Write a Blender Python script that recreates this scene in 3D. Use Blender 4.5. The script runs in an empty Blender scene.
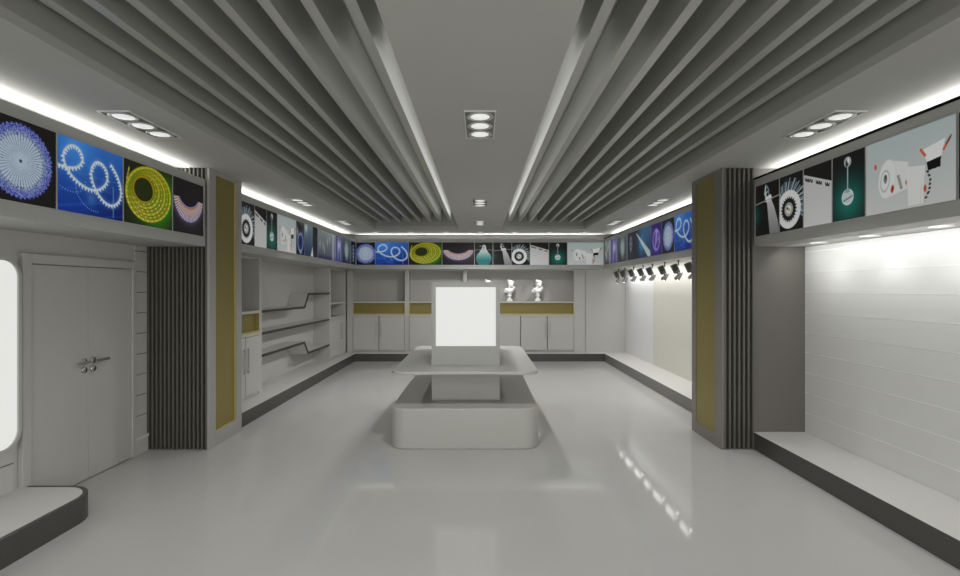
import bpy, bmesh, math, random
import numpy as np
from mathutils import Vector, Matrix

random.seed(4)
SC = bpy.context.scene
COL = SC.collection
PI = math.pi

# ------------------------------------------------------------------ colours and materials
def lin(c):
    out = []
    for v in c:
        v = v / 255.0
        out.append(v / 12.92 if v <= 0.04045 else ((v + 0.055) / 1.055) ** 2.4)
    return out

def mat(name, rgb, rough=0.5, metal=0.0, emit=None, strength=0.0, noise=0.0, nscale=3.0, spec=0.5, bump=0.0, bscale=60.0, stretch=None):
    m = bpy.data.materials.new(name)
    m.use_nodes = True
    nt = m.node_tree
    b = nt.nodes['Principled BSDF']
    col = lin(rgb) + [1]
    b.inputs['Base Color'].default_value = col
    b.inputs['Roughness'].default_value = rough
    b.inputs['Metallic'].default_value = metal
    b.inputs['Specular IOR Level'].default_value = spec
    if emit is not None:
        b.inputs['Emission Color'].default_value = lin(emit) + [1]
        b.inputs['Emission Strength'].default_value = strength
    if noise or bump:
        tc = nt.nodes.new('ShaderNodeTexCoord')
        mp = nt.nodes.new('ShaderNodeMapping')
        if stretch: mp.inputs['Scale'].default_value = stretch
        nt.links.new(tc.outputs['Object'], mp.inputs['Vector'])
    if noise:
        n = nt.nodes.new('ShaderNodeTexNoise')
        n.inputs['Scale'].default_value = nscale
        n.inputs['Detail'].default_value = 4
        r = nt.nodes.new('ShaderNodeMapRange')
        r.inputs['To Min'].default_value = 1 - noise
        r.inputs['To Max'].default_value = 1 + noise
        mx = nt.nodes.new('ShaderNodeMix'); mx.data_type = 'RGBA'; mx.blend_type = 'MULTIPLY'
        mx.inputs['Factor'].default_value = 1
        mx.inputs[6].default_value = col
        nt.links.new(mp.outputs['Vector'], n.inputs['Vector'])
        nt.links.new(n.outputs['Fac'], r.inputs['Value'])
        nt.links.new(r.outputs['Result'], mx.inputs[7])
        nt.links.new(mx.outputs[2], b.inputs['Base Color'])
    if bump:
        n2 = nt.nodes.new('ShaderNodeTexNoise'); n2.inputs['Scale'].default_value = bscale
        bp = nt.nodes.new('ShaderNodeBump'); bp.inputs['Strength'].default_value = bump; bp.inputs['Distance'].default_value = 0.01
        nt.links.new(mp.outputs['Vector'], n2.inputs['Vector'])
        nt.links.new(n2.outputs['Fac'], bp.inputs['Height'])
        nt.links.new(bp.outputs['Normal'], b.inputs['Normal'])
    return m

M = {}
M['floor'] = mat('floor_epoxy', (182, 181, 178), rough=0.06, noise=0.015, nscale=0.7, spec=0.13)
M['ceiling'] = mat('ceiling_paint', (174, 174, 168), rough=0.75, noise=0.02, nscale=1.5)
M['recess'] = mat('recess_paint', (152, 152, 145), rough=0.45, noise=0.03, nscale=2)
M['slat'] = mat('slat_metal', (176, 177, 171), rough=0.34, metal=0.28, noise=0.05, nscale=3, stretch=(8, .3, 4))
M['wall'] = mat('wall_paint', (188, 187, 182), rough=0.6, noise=0.015, nscale=1.2)
M['fascia'] = mat('fascia_paint', (176, 176, 173), rough=0.5, noise=0.01, nscale=1)
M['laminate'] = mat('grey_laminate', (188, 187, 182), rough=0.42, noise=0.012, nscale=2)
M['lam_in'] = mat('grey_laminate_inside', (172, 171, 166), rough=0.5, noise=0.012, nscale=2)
M['door'] = mat('door_paint', (180, 179, 174), rough=0.45, noise=0.012, nscale=2)
M['dark'] = mat('dark_laminate', (70, 68, 65), rough=0.4, noise=0.06, nscale=4)
M['mid'] = mat('mid_grey_laminate', (112, 110, 107), rough=0.4, noise=0.04, nscale=4)
M['platform'] = mat('platform_white', (202, 200, 195), rough=0.4, noise=0.012, nscale=2)
M['ridge'] = mat('ridged_dark_metal', (100, 98, 92), rough=0.32, metal=0.2, noise=0.08, nscale=3, stretch=(1, 1, .3))
M['valley'] = mat('ridged_valley_dark', (30, 29, 27), rough=0.5, noise=0.05)
M['pillar'] = mat('pillar_grey', (160, 159, 156), rough=0.4, noise=0.01, nscale=2)
M['pillar_dark'] = mat('pillar_grey_dark', (120, 116, 112), rough=0.35, noise=0.015, nscale=2)
M['recess_panel'] = mat('recess_panel_grey', (104, 101, 95), rough=0.35, noise=0.03, nscale=2)
M['gold'] = mat('gold_panel', (134, 121, 64), rough=0.4, metal=0.15, noise=0.05, nscale=4, stretch=(1, 1, .15))
M['gold_rim'] = mat('gold_rim', (182, 168, 102), rough=0.4, metal=0.1, noise=0.03, nscale=4)
M['shelf_edge'] = mat('shelf_edge_dark', (58, 55, 52), rough=0.4, noise=0.04, nscale=5)
M['black'] = mat('black_trim', (8, 8, 8), rough=0.9, noise=0.03, spec=0.1)
M['steel'] = mat('brushed_steel', (190, 190, 188), rough=0.22, metal=1.0, noise=0.05, nscale=20)
M['handle'] = mat('pale_handle', (172, 171, 166), rough=0.35, metal=0.1, noise=0.03)
M['slatwall'] = mat('slatwall_white', (206, 206, 203), rough=0.4, noise=0.012, nscale=1.5)
M['groove'] = mat('groove_aluminium', (232, 232, 230), rough=0.35, metal=0.1, noise=0.02)
M['groove_dark'] = mat('groove_shadow', (96, 95, 91), rough=0.5, noise=0.03)
M['paper_white'] = mat('wallpaper_pale_grey', (214, 214, 213), rough=0.7, bump=0.15, bscale=40, noise=0.015)
M['paper_beige'] = mat('wallpaper_beige', (204, 201, 191), rough=0.7, bump=0.4, bscale=30, noise=0.05, nscale=14, stretch=(1, 1, .5))
M['island'] = mat('island_lacquer', (176, 175, 169), rough=0.4, noise=0.01, nscale=2)
M['housing'] = mat('light_box_housing', (160, 160, 156), rough=0.45, noise=0.01)
M['screen'] = mat('lit_screen', (20, 20, 20), rough=0.6, emit=(230, 231, 226), strength=1.03, noise=0.01)
M['lens'] = mat('lamp_lens', (200, 200, 198), rough=0.3, emit=(232, 232, 228), strength=0.75, noise=0.01)
M['lamp_ring'] = mat('lamp_ring', (178, 178, 174), rough=0.3, metal=0.3, noise=0.01)
M['lamp_frame'] = mat('lamp_frame', (206, 206, 202), rough=0.35, noise=0.01)
M['lamp_tray'] = mat('lamp_tray', (104, 104, 99), rough=0.4, noise=0.02)
M['spot_body'] = mat('spotlight_body', (62, 61, 57), rough=0.4, noise=0.06, nscale=30)
M['spot_head'] = mat('spotlight_head', (120, 119, 115), rough=0.35, metal=0.4, noise=0.05, nscale=30)
M['spot_lens'] = mat('spotlight_lens', (250, 250, 250), rough=0.3, emit=(255, 255, 252), strength=22.0, noise=0.01)
M['plaster'] = mat('white_plaster', (240, 240, 238), rough=0.55, noise=0.02, nscale=20)
M['base_white'] = mat('baseboard_white', (205, 203, 198), rough=0.4, noise=0.01)

# ------------------------------------------------------------------ mesh builder
class MB:
    def __init__(s):
        s.v = []; s.f = []; s.m = []; s.sm = []
    def add(s, vs, fs, mi=0, smooth=False):
        o = len(s.v); s.v += [tuple(p) for p in vs]
        for f in fs:
            s.f.append(tuple(i + o for i in f)); s.m.append(mi); s.sm.append(smooth)
    def box(s, x0, x1, y0, y1, z0, z1, mi=0):
        x0, x1 = sorted((x0, x1)); y0, y1 = sorted((y0, y1)); z0, z1 = sorted((z0, z1))
        vs = [(x0,y0,z0),(x1,y0,z0),(x1,y1,z0),(x0,y1,z0),(x0,y0,z1),(x1,y0,z1),(x1,y1,z1),(x0,y1,z1)]
        s.add(vs, [(0,3,2,1),(4,5,6,7),(0,1,5,4),(1,2,6,5),(2,3,7,6),(3,0,4,7)], mi)
    def prism(s, pts, a0, a1, axis='z', mi=0, smooth=False, caps=True):
        """pts: 2-D polygon extruded along axis from a0 to a1 (x: pts=(y,z), y: pts=(x,z), z: pts=(x,y))"""
        n = len(pts)
        def P(p, a):
            return {'z': (p[0], p[1], a), 'x': (a, p[0], p[1]), 'y': (p[0], a, p[1])}[axis]
        vs = [P(p, a0) for p in pts] + [P(p, a1) for p in pts]
        s.add(vs, [(i, (i+1) % n, n + (i+1) % n, n + i) for i in range(n)], mi, smooth)
        if caps:
            s.add([P(p, a0) for p in pts], [tuple(reversed(range(n)))], mi)
            s.add([P(p, a1) for p in pts], [tuple(range(n))], mi)
    def lathe(s, prof, c=(0,0,0), seg=24, mi=0, mtx=None, smooth=True):
        vs = []; fs = []
        for r, z in prof:
            for k in range(seg):
                a = 2*PI*k/seg
                vs.append(Vector((r*math.cos(a), r*math.sin(a), z)))
        for i in range(len(prof)-1):
            for k in range(seg):
                k2 = (k+1) % seg
                fs.append((i*seg+k, i*seg+k2, (i+1)*seg+k2, (i+1)*seg+k))
        if prof[0][0] > 1e-5: fs.append(tuple(reversed(range(seg))))
        if prof[-1][0] > 1e-5: fs.append(tuple(range((len(prof)-1)*seg, len(prof)*seg)))
        if mtx is not None: vs = [mtx @ v for v in vs]
        s.add([v + Vector(c) for v in vs], fs, mi, smooth)
    def ell(s, c, r, rot=(0,0,0), seg=20, rings=12, mi=0):
        from mathutils import Euler
        R = Euler(rot).to_matrix()
        prof = []
        vs = []; fs = []
        for i in range(rings+1):
            t = PI*i/rings
            for k in range(seg):
                a = 2*PI*k/seg
                p = R @ Vector((r[0]*math.sin(t)*math.cos(a), r[1]*math.sin(t)*math.sin(a), -r[2]*math.cos(t)))
                vs.append(p + Vector(c))
        for i in range(rings):
            for k in range(seg):
                k2 = (k+1) % seg
                fs.append((i*seg+k, i*seg+k2, (i+1)*seg+k2, (i+1)*seg+k))
        s.add(vs, fs, mi, True)
    def build(s, name, mats, parent=None, bevel=0.0, bseg=2, loc=None):
        me = bpy.data.meshes.new(name)
        me.from_pydata(s.v, [], s.f)
        bm = bmesh.new(); bm.from_mesh(me)
        for f, mi, sm in zip(bm.faces, s.m, s.sm):
            f.material_index = mi; f.smooth = sm
        bmesh.ops.remove_doubles(bm, verts=bm.verts, dist=1e-5)
        bmesh.ops.recalc_face_normals(bm, faces=bm.faces)
        bm.to_mesh(me); bm.free()
        if not isinstance(mats, (list, tuple)): mats = [mats]
        for m in mats: me.materials.append(m)
        o = bpy.data.objects.new(name, me)
        COL.objects.link(o)
        if parent is not None: o.parent = parent
        if loc is not None: o.location = loc
        if bevel:
            bv = o.modifiers.new('bevel', 'BEVEL'); bv.width = bevel; bv.segments = bseg; bv.limit_method = 'ANGLE'; bv.angle_limit = 0.7
            bv.harden_normals = False
        return o

def bx(name, x0, x1, y0, y1, z0, z1, m, parent=None, bevel=0.0):
    b = MB(); b.box(x0, x1, y0, y1, z0, z1)
    return b.build(name, m, parent, bevel)

def tag(o, label=None, cat=None, group=None, kind=None):
    if label: o['label'] = label
    if cat: o['category'] = cat
    if group: o['group'] = group
    if kind: o['kind'] = kind
    return o

def thing(name, label, cat, loc=(0,0,0), rz=0.0, group=None):
    o = bpy.data.objects.new(name, None); COL.objects.link(o)
    o.empty_display_size = 0.1
    o.location = loc; o.rotation_euler = (0, 0, rz)
    return tag(o, label, cat, group)

def dup(root, loc, label, rz=None, group=None):
    r = root.copy(); COL.objects.link(r); r.location = loc
    if rz is not None: r.rotation_euler = (0, 0, rz)
    r['label'] = label
    if group: r['group'] = group
    for ch in list(root.children):
        c = ch.copy(); COL.objects.link(c); c.parent = r
        for g in list(ch.children):
            d = g.copy(); COL.objects.link(d); d.parent = c
    return r

def struct(o): o['kind'] = 'structure'; return o

# ------------------------------------------------------------------ dimensions (metres, camera at the origin looking along +Y)
CAMZ = 1.8
ZC = 3.14            # ceiling
ZF0, ZF1 = 2.26, 3.005   # fascia
XF = 3.05            # fascia face
WL, WR, WB = -3.72, 3.65, 13.12
YF = 12.5            # back fascia face
Y0 = -2.6            # open front of the shop
PLN = 0.19           # platform height
XI, XO, YE = 0.49, 2.37, 11.58   # ceiling recesses
ZR = 3.60
ZS = 3.293

# ------------------------------------------------------------------ room shell
struct(bx('floor', WL-.1, WR+.1, Y0, WB+.1, -.1, 0, M['floor']))
struct(bx('wall_left', WL-.1, WL, Y0, WB+.1, 0, ZC+.02, M['wall']))
struct(bx('wall_right', WR, WR+.1, Y0, WB+.1, 0, ZC+.02, M['wall']))
struct(bx('wall_back', WL, WR, WB, WB+.1, 0, ZC+.02, M['wall']))

b = MB()
T = .06
b.box(WL-.1, -XO, Y0, WB+.1, ZC, ZC+T)
b.box(XO, WR+.1, Y0, WB+.1, ZC, ZC+T)
b.box(-XI, XI, Y0, YE, ZC, ZC+T)
b.box(-XO, XO, YE, WB+.1, ZC, ZC+T)
for s in (-1, 1):
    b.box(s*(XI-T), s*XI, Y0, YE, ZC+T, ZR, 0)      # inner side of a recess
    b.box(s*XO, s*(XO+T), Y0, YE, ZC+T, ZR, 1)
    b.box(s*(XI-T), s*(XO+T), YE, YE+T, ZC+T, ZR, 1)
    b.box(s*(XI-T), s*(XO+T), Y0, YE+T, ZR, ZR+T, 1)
struct(b.build('ceiling', [M['ceiling'], M['recess']]))

# bulkheads carrying the poster band
def bulkhead(n, x0, x1, y0, y1):
    return struct(bx('trim_%d' % n, x0, x1, y0, y1, ZF0, ZF1, M['fascia']))
bulkhead(1, WL, -XF, Y0, 5.665)
bulkhead(2, WL, -XF, 6.47, WB)
bulkhead(3, -XF, XF, YF, WB)
bulkhead(4, XF, WR, 6.49, WB)
bulkhead(5, XF, WR, Y0, 5.67)
b = MB()
b.box(XF-.008, XF+.02, 6.49, YF-.002, ZF1-.004, ZF1+.015)
b.box(XF-.008, XF+.02, Y0, 5.67, ZF1-.004, ZF1+.015)
struct(b.build('trim_6', M['black']))

# right side: wall coverings, corner panel, dark end panel of the near bay
struct(bx('trim_7', WR-.012, WR, 10.71, 12.77, PLN, ZF0, M['paper_white']))
struct(bx('trim_8', WR-.014, WR, 6.49, 10.70, PLN, ZF0, M['paper_beige']))
b = MB(); b.box(2.655, WR, 12.78, 12.80, PLN, ZF0)
struct(b.build('trim_9', M['laminate']))
struct(bx('trim_10', XF+.02, WR, 5.705, 5.72, PLN, ZF0, M['recess_panel']))

# right near wall: slatwall with pale grooves
def slatwall(name, x, side, y0, y1, z0, z1, step, first, gm, label):
    t = thing(name, label, 'slatwall', (x + side*.002, (y0+y1)/2, z0+.002))
    z1 -= .004
    d = .016
    b = MB()
    ym = (y0+y1)/2
    zs = []
    z = first
    while z < z1 - .03:
        zs.append(z); z += step
    lo = z0
    for zz in zs + [z1 + .006]:
        hi = min(zz - .005, z1)
        if hi > lo + .01: b.box(0, side*d, y0-ym, y1-ym, lo - z0, hi - z0)
        lo = zz + .005
    for zz in zs:
        g = MB(); g.box(0, side*(d*1.1 if side < 0 else d*.8), y0-ym, y1-ym, zz-.0045-z0, zz+.0045-z0)
        g.build('groove_insert', gm, t)
    b.build('slat_board', M['slatwall'] if side < 0 else M['wall'], t)
    return t
slatwall('slatwall_panel', WR, -1, Y0, 5.70, PLN, ZF0, .2235, .41, M['groove'], 'white slatwall of wide horizontal boards with pale groove lines behind the right platform')
slatwall('slatwall_panel', WL, 1, Y0, 4.05, PLN, 2.04, .2235, .41, M['groove_dark'], 'grey slatwall behind the glowing rounded wall panel')
slatwall('slatwall_panel', WL, 1, 5.48, 5.665, PLN, ZF0, .2235, .41, M['groove_dark'], 'narrow grey slatwall strip between the double door and the ridged pillar')
b = MB(); b.box(WL, WL+.035, 5.465, 5.665, 0, PLN-.03, 0); b.box(WL, WL+.045, 5.465, 5.665, PLN-.03, PLN, 1)
struct(b.build('baseboard_left', [M['wall'], M['base_white']]))

# ------------------------------------------------------------------ double door in the left wall
dr = thing('door_1', None, None, (WL, 4.85, 0)); dr['kind'] = 'structure'
dr['label'] = 'grey flush double door with steel lever handles in the left wall'
YD0, YD1, YDM, ZD = 4.19, 5.395, 4.807, 1.995
b = MB()
b.box(0, .045, 4.10-4.85, YD0-4.85-.004, 0, ZD+.09)
b.box(0, .045, YD1-4.85+.004, 5.46-4.85, 0, ZD+.09)
b.box(0, .045, YD0-4.85-.003, YD1-4.85+.003, ZD+.006, ZD+.09)
b.build('door_frame', M['door'], dr, bevel=.006)
bx('door_gap', 0, .003, YD0-4.85-.003, YD1-4.85+.003, 0, ZD+.005, M['groove_dark'], dr)
def rose(z, y):
    bb = MB()
    R = Matrix.Rotation(PI/2, 3, 'Y')
    bb.lathe([(0, 0), (.032, 0), (.032, .008), (.025, .014), (0, .014)], (.03, y, z), 20, 0, R)
    return bb
for (a0, a1, s) in ((YD0, YDM-.002, -1), (YDM+.002, YD1, 1)):
    lf = bx('door_leaf', .004, .03, a0-4.85, a1-4.85, .008, ZD, M['door'], dr, bevel=.003)
    yy = YDM - 4.85 + s*.055
    h = rose(1.113, yy)
    R = Matrix.Rotation(PI/2, 3, 'Y')
    h.lathe([(.009, 0), (.009, .05)], (.04, yy, 1.113), 12, 0, R)
    h.box(.076, .096, min(yy - s*.01, yy + s*.135), max(yy - s*.01, yy + s*.135), 1.102, 1.124)
    h.build('handle', M['steel'], lf)
    rose(1.035, yy).build('keyhole_rose', M['steel'], lf)

# ------------------------------------------------------------------ rounded rectangle helper
def rrect(w, h, r, seg=10):
    pts = []
    for (cx, cy, a0) in ((w/2-r, h/2-r, 0), (-w/2+r, h/2-r, 90), (-w/2+r, -h/2+r, 180), (w/2-r, -h/2+r, 270)):
        for k in range(seg+1):
            a = math.radians(a0 + 90*k/seg)
            pts.append((cx + r*math.cos(a), cy + r*math.sin(a)))
    return pts

# glowing rounded light panel on the left wall
lp = thing('wall_light', 'tall glowing white wall panel with rounded corners left of the double door', 'light panel', (WL+.021, 3.385, .525))
b = MB()
out = rrect(1.36, 1.52, .16); inn = rrect(1.30, 1.46, .13)
n = len(out)
o2 = [(0, p[0], p[1]+.76) for p in out]; o3 = [(.05, p[0], p[1]+.76) for p in out]
i3 = [(.05, p[0], p[1]+.76) for p in inn]; i2 = [(.03, p[0], p[1]+.76) for p in inn]
vs = o2 + o3 + i3 + i2
fs = []
for a in range(3):
    for i in range(n):
        j = (i+1) % n
        fs.append((a*n+i, a*n+j, (a+1)*n+j, (a+1)*n+i))
b.add(vs, fs); b.add(o2, [tuple(range(n))])
b.build('frame', M['fascia'], lp)
b = MB(); b.prism([(p[0], p[1]+.76) for p in inn], .02, .036, 'x'); b.build('screen', M['screen'], lp)

# ------------------------------------------------------------------ platforms
def platform(name, label, pts, parent_loc, sk=None, top=PLN-.004):
    """pts: outline (x,y) in world; top board over a dark skirting"""
    t = thing(name, label, 'platform', parent_loc)
    L = Vector(parent_loc)
    q = [(p[0]-L.x, p[1]-L.y) for p in pts]
    b = MB(); b.prism(q, 0, top, 'z'); b.build('skirting', sk or M['dark'], t)
    return t, q
t, q = platform('display_platform', 'long low white platform with dark skirting along the left shelving', [(WL+.002, 6.47), (-3.07, 6.47), (-3.07, YF), (WL+.002, YF)], (-3.4, 9.4, 0))
b = MB(); b.prism(q, PLN-.004, PLN, 'z'); b.build('platform_top', M['platform'], t)
t, q = platform('display_platform', 'low platform with dark skirting under the back wall cabinets', [(WL+.002, YF+.002), (WR-.002, YF+.002), (WR-.002, WB-.002), (WL+.002, WB-.002)], (0, 12.8, 0))
b = MB(); b.prism(q, PLN-.004, PLN, 'z'); b.build('platform_top', M['platform'], t)
t, q = platform('display_platform', 'low white platform with grey skirting under the row of spotlights', [(3.06, 6.49), (WR-.002, 6.49), (WR-.002, YF), (3.06, YF)], (3.35, 9.4, 0), M['mid'])
b = MB(); b.prism(q, PLN-.004, PLN, 'z'); b.build('platform_top', M['platform'], t)
t, q = platform('display_platform', 'low white platform with dark skirting below the white slatwall on the right', [(3.06, Y0), (WR-.002, Y0), (WR-.002, 5.705), (3.06, 5.705)], (3.35, 1.8, 0))
b = MB(); b.prism(q, PLN-.004, PLN, 'z'); b.build('platform_top', M['platform'], t)
R_ = .27
pts = [(WL+.002, Y0), (-3.055, Y0)]
for k in range(13):
    a = math.radians(90*k/12)
    pts.append((-3.055-R_+R_*math.cos(a), 4.155-R_+R_*math.sin(a)))
pts.append((WL+.002, 4.155))
t, q = platform('display_platform', 'low platform with rounded corner and dark rim below the glowing wall panel', pts, (-3.4, 1, 0), None, PLN)
qi = []
for (x, y) in q:
    qi.append((x, y))
b = MB()
inner = [(WL+3.402, Y0-1), (-3.055+3.4-.035, Y0-1)]
r2 = R_-.035
for k in range(13):
    a = math.radians(90*k/12)
    inner.append((-3.055-R_+r2*math.cos(a)+3.4, 4.155-R_+r2*math.sin(a)-1))
inner.append((WL+3.402, 4.155-.035-1))
b.prism(inner, PLN, PLN+.0015, 'z'); b.build('platform_top', M['platform'], t)

# ------------------------------------------------------------------ pillars
def ridges(x0, x1, yb, d, n, z0, z1):
    """vertical V ridges on a face looking to -Y"""
    b = MB()
    p = (x1-x0)/n
    b.box(x0, x1, yb-.006, yb, z0, z1, 1)
    for k in range(n):
        xa = x0+p*(k+.30)
        b.prism([(xa, yb-.006), (xa+p*.12, yb-d), (xa+p*.50, yb-d), (xa+p*.62, yb-.006)], z0, z1, 'z', 0)
    return b
def pillar(label, x_in, x_out, y0, y1, ridge_x, nr, side, gold_y, gold_z, mp):
    t = thing('pillar', label, 'pillar', ((x_in+x_out)/2, (y0+y1)/2, 0))
    L = t.location
    X = lambda x: x - L.x
    Y = lambda y: y - L.y
    fr = .03
    yb = y0 + .045
    b = MB()
    b.box(X(x_in - side*-0 + (-fr if side > 0 else fr) * (-1) * -1 if False else (x_in - fr if x_in < 0 else x_in + fr)), X(x_out), Y(yb), Y(y1), 0, ZC)
    b.build('core', mp, t)
    xa = X(x_in); xb = X(x_in - fr) if x_in < 0 else X(x_in + fr)
    b = MB()
    g0, g1 = gold_y; z0, z1 = gold_z
    b.box(xa, xb, Y(y0+.002), Y(g0), 0, ZC)
    b.box(xa, xb, Y(g1), Y(y1), 0, ZC)
    b.box(xa, xb, Y(g0), Y(g1), 0, z0)
    b.box(xa, xb, Y(g0), Y(g1), z1, ZC)
    b.build('side_frame', mp, t, bevel=.003)
    deep = x_in < 0
    b = MB()
    k = 1 if x_in < 0 else -1
    xg = xb + k*(.002 if deep else .022)
    b.box(xb, xg, Y(g0), Y(g1), z0, z1, 0)
    if deep:
        e = xa - k*.004
        b.box(xg, e, Y(g1-.012), Y(g1), z0, z1, 1)
        b.box(xg, e, Y(g0), Y(g1), z0, z0+.012, 1)
        b.box(xg, e, Y(g0), Y(g0+.006), z0, z1, 1)
    b.build('gold_panel', [M['gold'], M['gold_rim']], t)
    b = ridges(X(ridge_x[0]), X(ridge_x[1]), Y(yb), .043, nr, .005, ZC-.002)
    b.build('ridged_cladding', [M['ridge'], M['valley']], t)
    return t
pillar('square pillar with black ridged front and gold inset beside the double door', -3.008, WL, 5.67, 6.44, (WL, -3.03), 15, 1, (5.81, 6.30), (.165, 3.09), M['pillar'])
pillar('square pillar with ridged front and gold inset in front of the spotlight bay', 2.69, WR, 5.675, 6.48, (2.70, XF+.015), 7, -1, (5.85, 6.36), (.13, 3.10), M['pillar_dark'])

# ------------------------------------------------------------------ ceiling baffles (slats) in the two recesses
ordinal = ['first', 'second', 'third', 'fourth', 'fifth', 'sixth', 'seventh', 'eighth']
b = MB(); b.box(-.0325, .0325, 0, YE-Y0-.02, 0, .30)
slat0 = b.build('ceiling_baffle', M['slat'], None, bevel=.003)
first = True
for s, side in ((-1, 'left'), (1, 'right')):
    for k in range(8):
        o = slat0 if first else slat0.copy()
        if not first: COL.objects.link(o)
        first = False
        o.location = (s*(.675 + .2262*k), Y0+.01, ZS)
        tag(o, 'long grey metal ceiling baffle, %s from the centre strip in the %s-hand recess' % (ordinal[k], side), 'baffle', 'ceiling baffles in the two recesses')
# hanger rails that carry the baffles (inside the recess)
for s, side in ((-1, 'left'), (1, 'right')):
    for k, y in enumerate((-.5, 3.0, 6.5, 10)):
        pass

# ------------------------------------------------------------------ recessed triple downlights
def make_fixture(n, w, lens_mat):
    L_ = w*n*.94
    t = thing('downlight', '', 'downlight')
    b = MB()
    e = .008; h = .012
    b.box(-w/2, -w/2+e, -L_/2, L_/2, -h, .0, 0); b.box(w/2-e, w/2, -L_/2, L_/2, -h, 0, 0)
    b.box(-w/2+e, w/2-e, -L_/2, -L_/2+e, -h, 0, 0); b.box(-w/2+e, w/2-e, L_/2-e, L_/2, -h, 0, 0)
    b.build('frame', M['lamp_frame'], t)
    bx('tray', -w/2+e, w/2-e, -L_/2+e, L_/2-e, -.004, 0, M['lamp_tray'], t)
    for k in range(n):
        y = (k-(n-1)/2)*w*.92
        b = MB()
        r = w*.43
        b.lathe([(r, -.004), (r, -.012), (r*.93, -.016), (r*.72, -.012), (r*.72, -.004)], (0, y, 0), 28)
        lr = b.build('lamp', M['lamp_ring'], t)
        b = MB(); b.lathe([(0, -.018), (r*.5, -.016), (r*.72, -.011), (r*.72, -.006)], (0, y, 0), 28)
        b.build('lens', lens_mat, lr)
    return t
G1 = 'triple downlights in the ceiling'
f0 = make_fixture(3, .245, M['lens'])
spots = [(-2.77, 4.19, 'triple ceiling downlight nearest the camera on the left, by the posters'),
         (0, 4.19, 'triple ceiling downlight nearest the camera in the centre strip'),
         (2.80, 4.19, 'triple ceiling downlight nearest the camera on the right, by the posters'),
         (-2.77, 7.95, 'second triple ceiling downlight on the left, beyond the pillar'),
         (0, 8.0, 'second triple ceiling downlight along the centre strip'),
         (2.77, 7.95, 'second triple ceiling downlight on the right, beyond the pillar'),
         (-2.77, 10.45, 'farthest triple ceiling downlight on the left side'),
         (0, 10.47, 'farthest triple ceiling downlight along the centre strip'),
         (2.75, 10.45, 'farthest triple ceiling downlight on the right side')]
for i, (x, y, lb) in enumerate(spots):
    if i == 0:
        f0.location = (x, y, ZC); tag(f0, lb, None, G1)
    else:
        dup(f0, (x, y, ZC), lb, group=G1)
f1 = make_fixture(1, .20, M['lens'])
names = ['leftmost', 'second from left', 'third from left', 'middle', 'third from right', 'second from right', 'rightmost']
for k in range(7):
    lb = 'small square downlight, %s of the row above the back posters' % names[k]
    p = ((k-3)*.83, 12.15, ZC)
    if k == 0: f1.location = p; tag(f1, lb, None, 'small downlights above the back posters')
    else: dup(f1, p, lb, group='small downlights above the back posters')

# round downlights under the right near bulkhead
t0 = thing('recessed_spot', '', 'downlight', group='round downlights over the slatwall')
b = MB(); b.lathe([(.075, 0), (.075, -.008), (.06, -.012), (.052, -.004), (.052, 0)], (0, 0, 0), 28); b.build('trim_ring', M['lamp_frame'], t0)
b = MB(); b.lathe([(0, -.006), (.052, -.006), (.052, -.001)], (0, 0, 0), 28); b.build('lens', M['lens'], t0)
ys = [5.15, 4.47, 3.78, 3.1]
nm = ['nearest the pillar', 'second from the pillar', 'third from the pillar', 'farthest from the pillar']
for k, y in enumerate(ys):
    lb = 'round downlight under the right bulkhead, ' + nm[k]
    if k == 0: t0.location = (3.42, y, ZF0); t0['label'] = lb
    else: dup(t0, (3.42, y, ZF0), lb)

# ------------------------------------------------------------------ cabinets
def cabinet(label, loc, rz, width, depth, ls, rs, gold, ndoors, seam=None, open_w=None):
    """front faces local -Y; origin at bottom centre of the front"""
    t = thing('tall_cabinet', label, 'cabinet', loc, rz)
    loc = (loc[0], loc[1], loc[2] + .002)
    t.location = loc
    H = ZF0 - PLN - .006
    x0, x1 = -width/2, width/2
    i0, i1 = x0+ls, x1-rs
    D = depth
    b = MB()
    b.box(x0, i0, 0, D, 0, H); b.box(i1, x1, 0, D, 0, H)
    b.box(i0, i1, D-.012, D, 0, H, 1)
    b.box(i0, i1, .02, D-.012, 0, .045)
    b.box(i0, i1, .004, D-.012, .897, .938)
    b.box(i0, i1, 0, D-.012, 1.232, 1.271)
    b.box(i0, i1, 0, D-.012, H-.02, H)
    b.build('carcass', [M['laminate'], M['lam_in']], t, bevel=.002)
    if gold:
        b = MB()
        z0, z1 = .938, 1.232
        D2 = .07
        b.box(i0, i1, D2-.01, D2, z0, z1, 0)
        b.box(i0, i0+.014, 0, D2-.01, z0, z1, 1); b.box(i1-.014, i1, 0, D2-.01, z0, z1, 1)
        b.box(i0+.014, i1-.014, -.001, D2-.01, z0, z0+.03, 1); b.box(i0+.014, i1-.014, .004, D2-.01, z1-.012, z1, 0)
        b.build('gold_niche', [M['gold'], M['gold_rim']], t)
    edges = [i0 + (i1-i0)*k/ndoors for k in range(ndoors+1)]
    if seam is not None: edges = [i0, seam, i1]
    for k in range(ndoors):
        a, c = edges[k]+.009, edges[k+1]-.009
        d = bx('door', a, c, -.016, .018, .05, .893, M['laminate'], t, bevel=.004)
        hx = c-.05 if k % 2 == 0 else a+.05
        b = MB()
        b.box(hx-.008, hx+.008, -.044, -.032, .38, .74)
        b.box(hx-.006, hx+.006, -.034, -.014, .39, .405); b.box(hx-.006, hx+.006, -.034, -.014, .715, .73)
        b.build('handle', M['handle'], d, bevel=.002)
    return t
YB = 12.80
DB = WB - YB - .004
def back_unit(label, x0, x1, ls, rs, nd):
    return cabinet(label, ((x0+x1)/2, YB, PLN), 0, x1-x0, DB, ls, rs, True, nd)
back_unit('tall grey cabinet with gold niche in the back left corner', -3.34, -1.834, .15, .05, 2)
back_unit('tall grey cabinet with gold niche behind the light box, second along the back wall', -1.832, -.378, .05, .05, 2)
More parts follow.
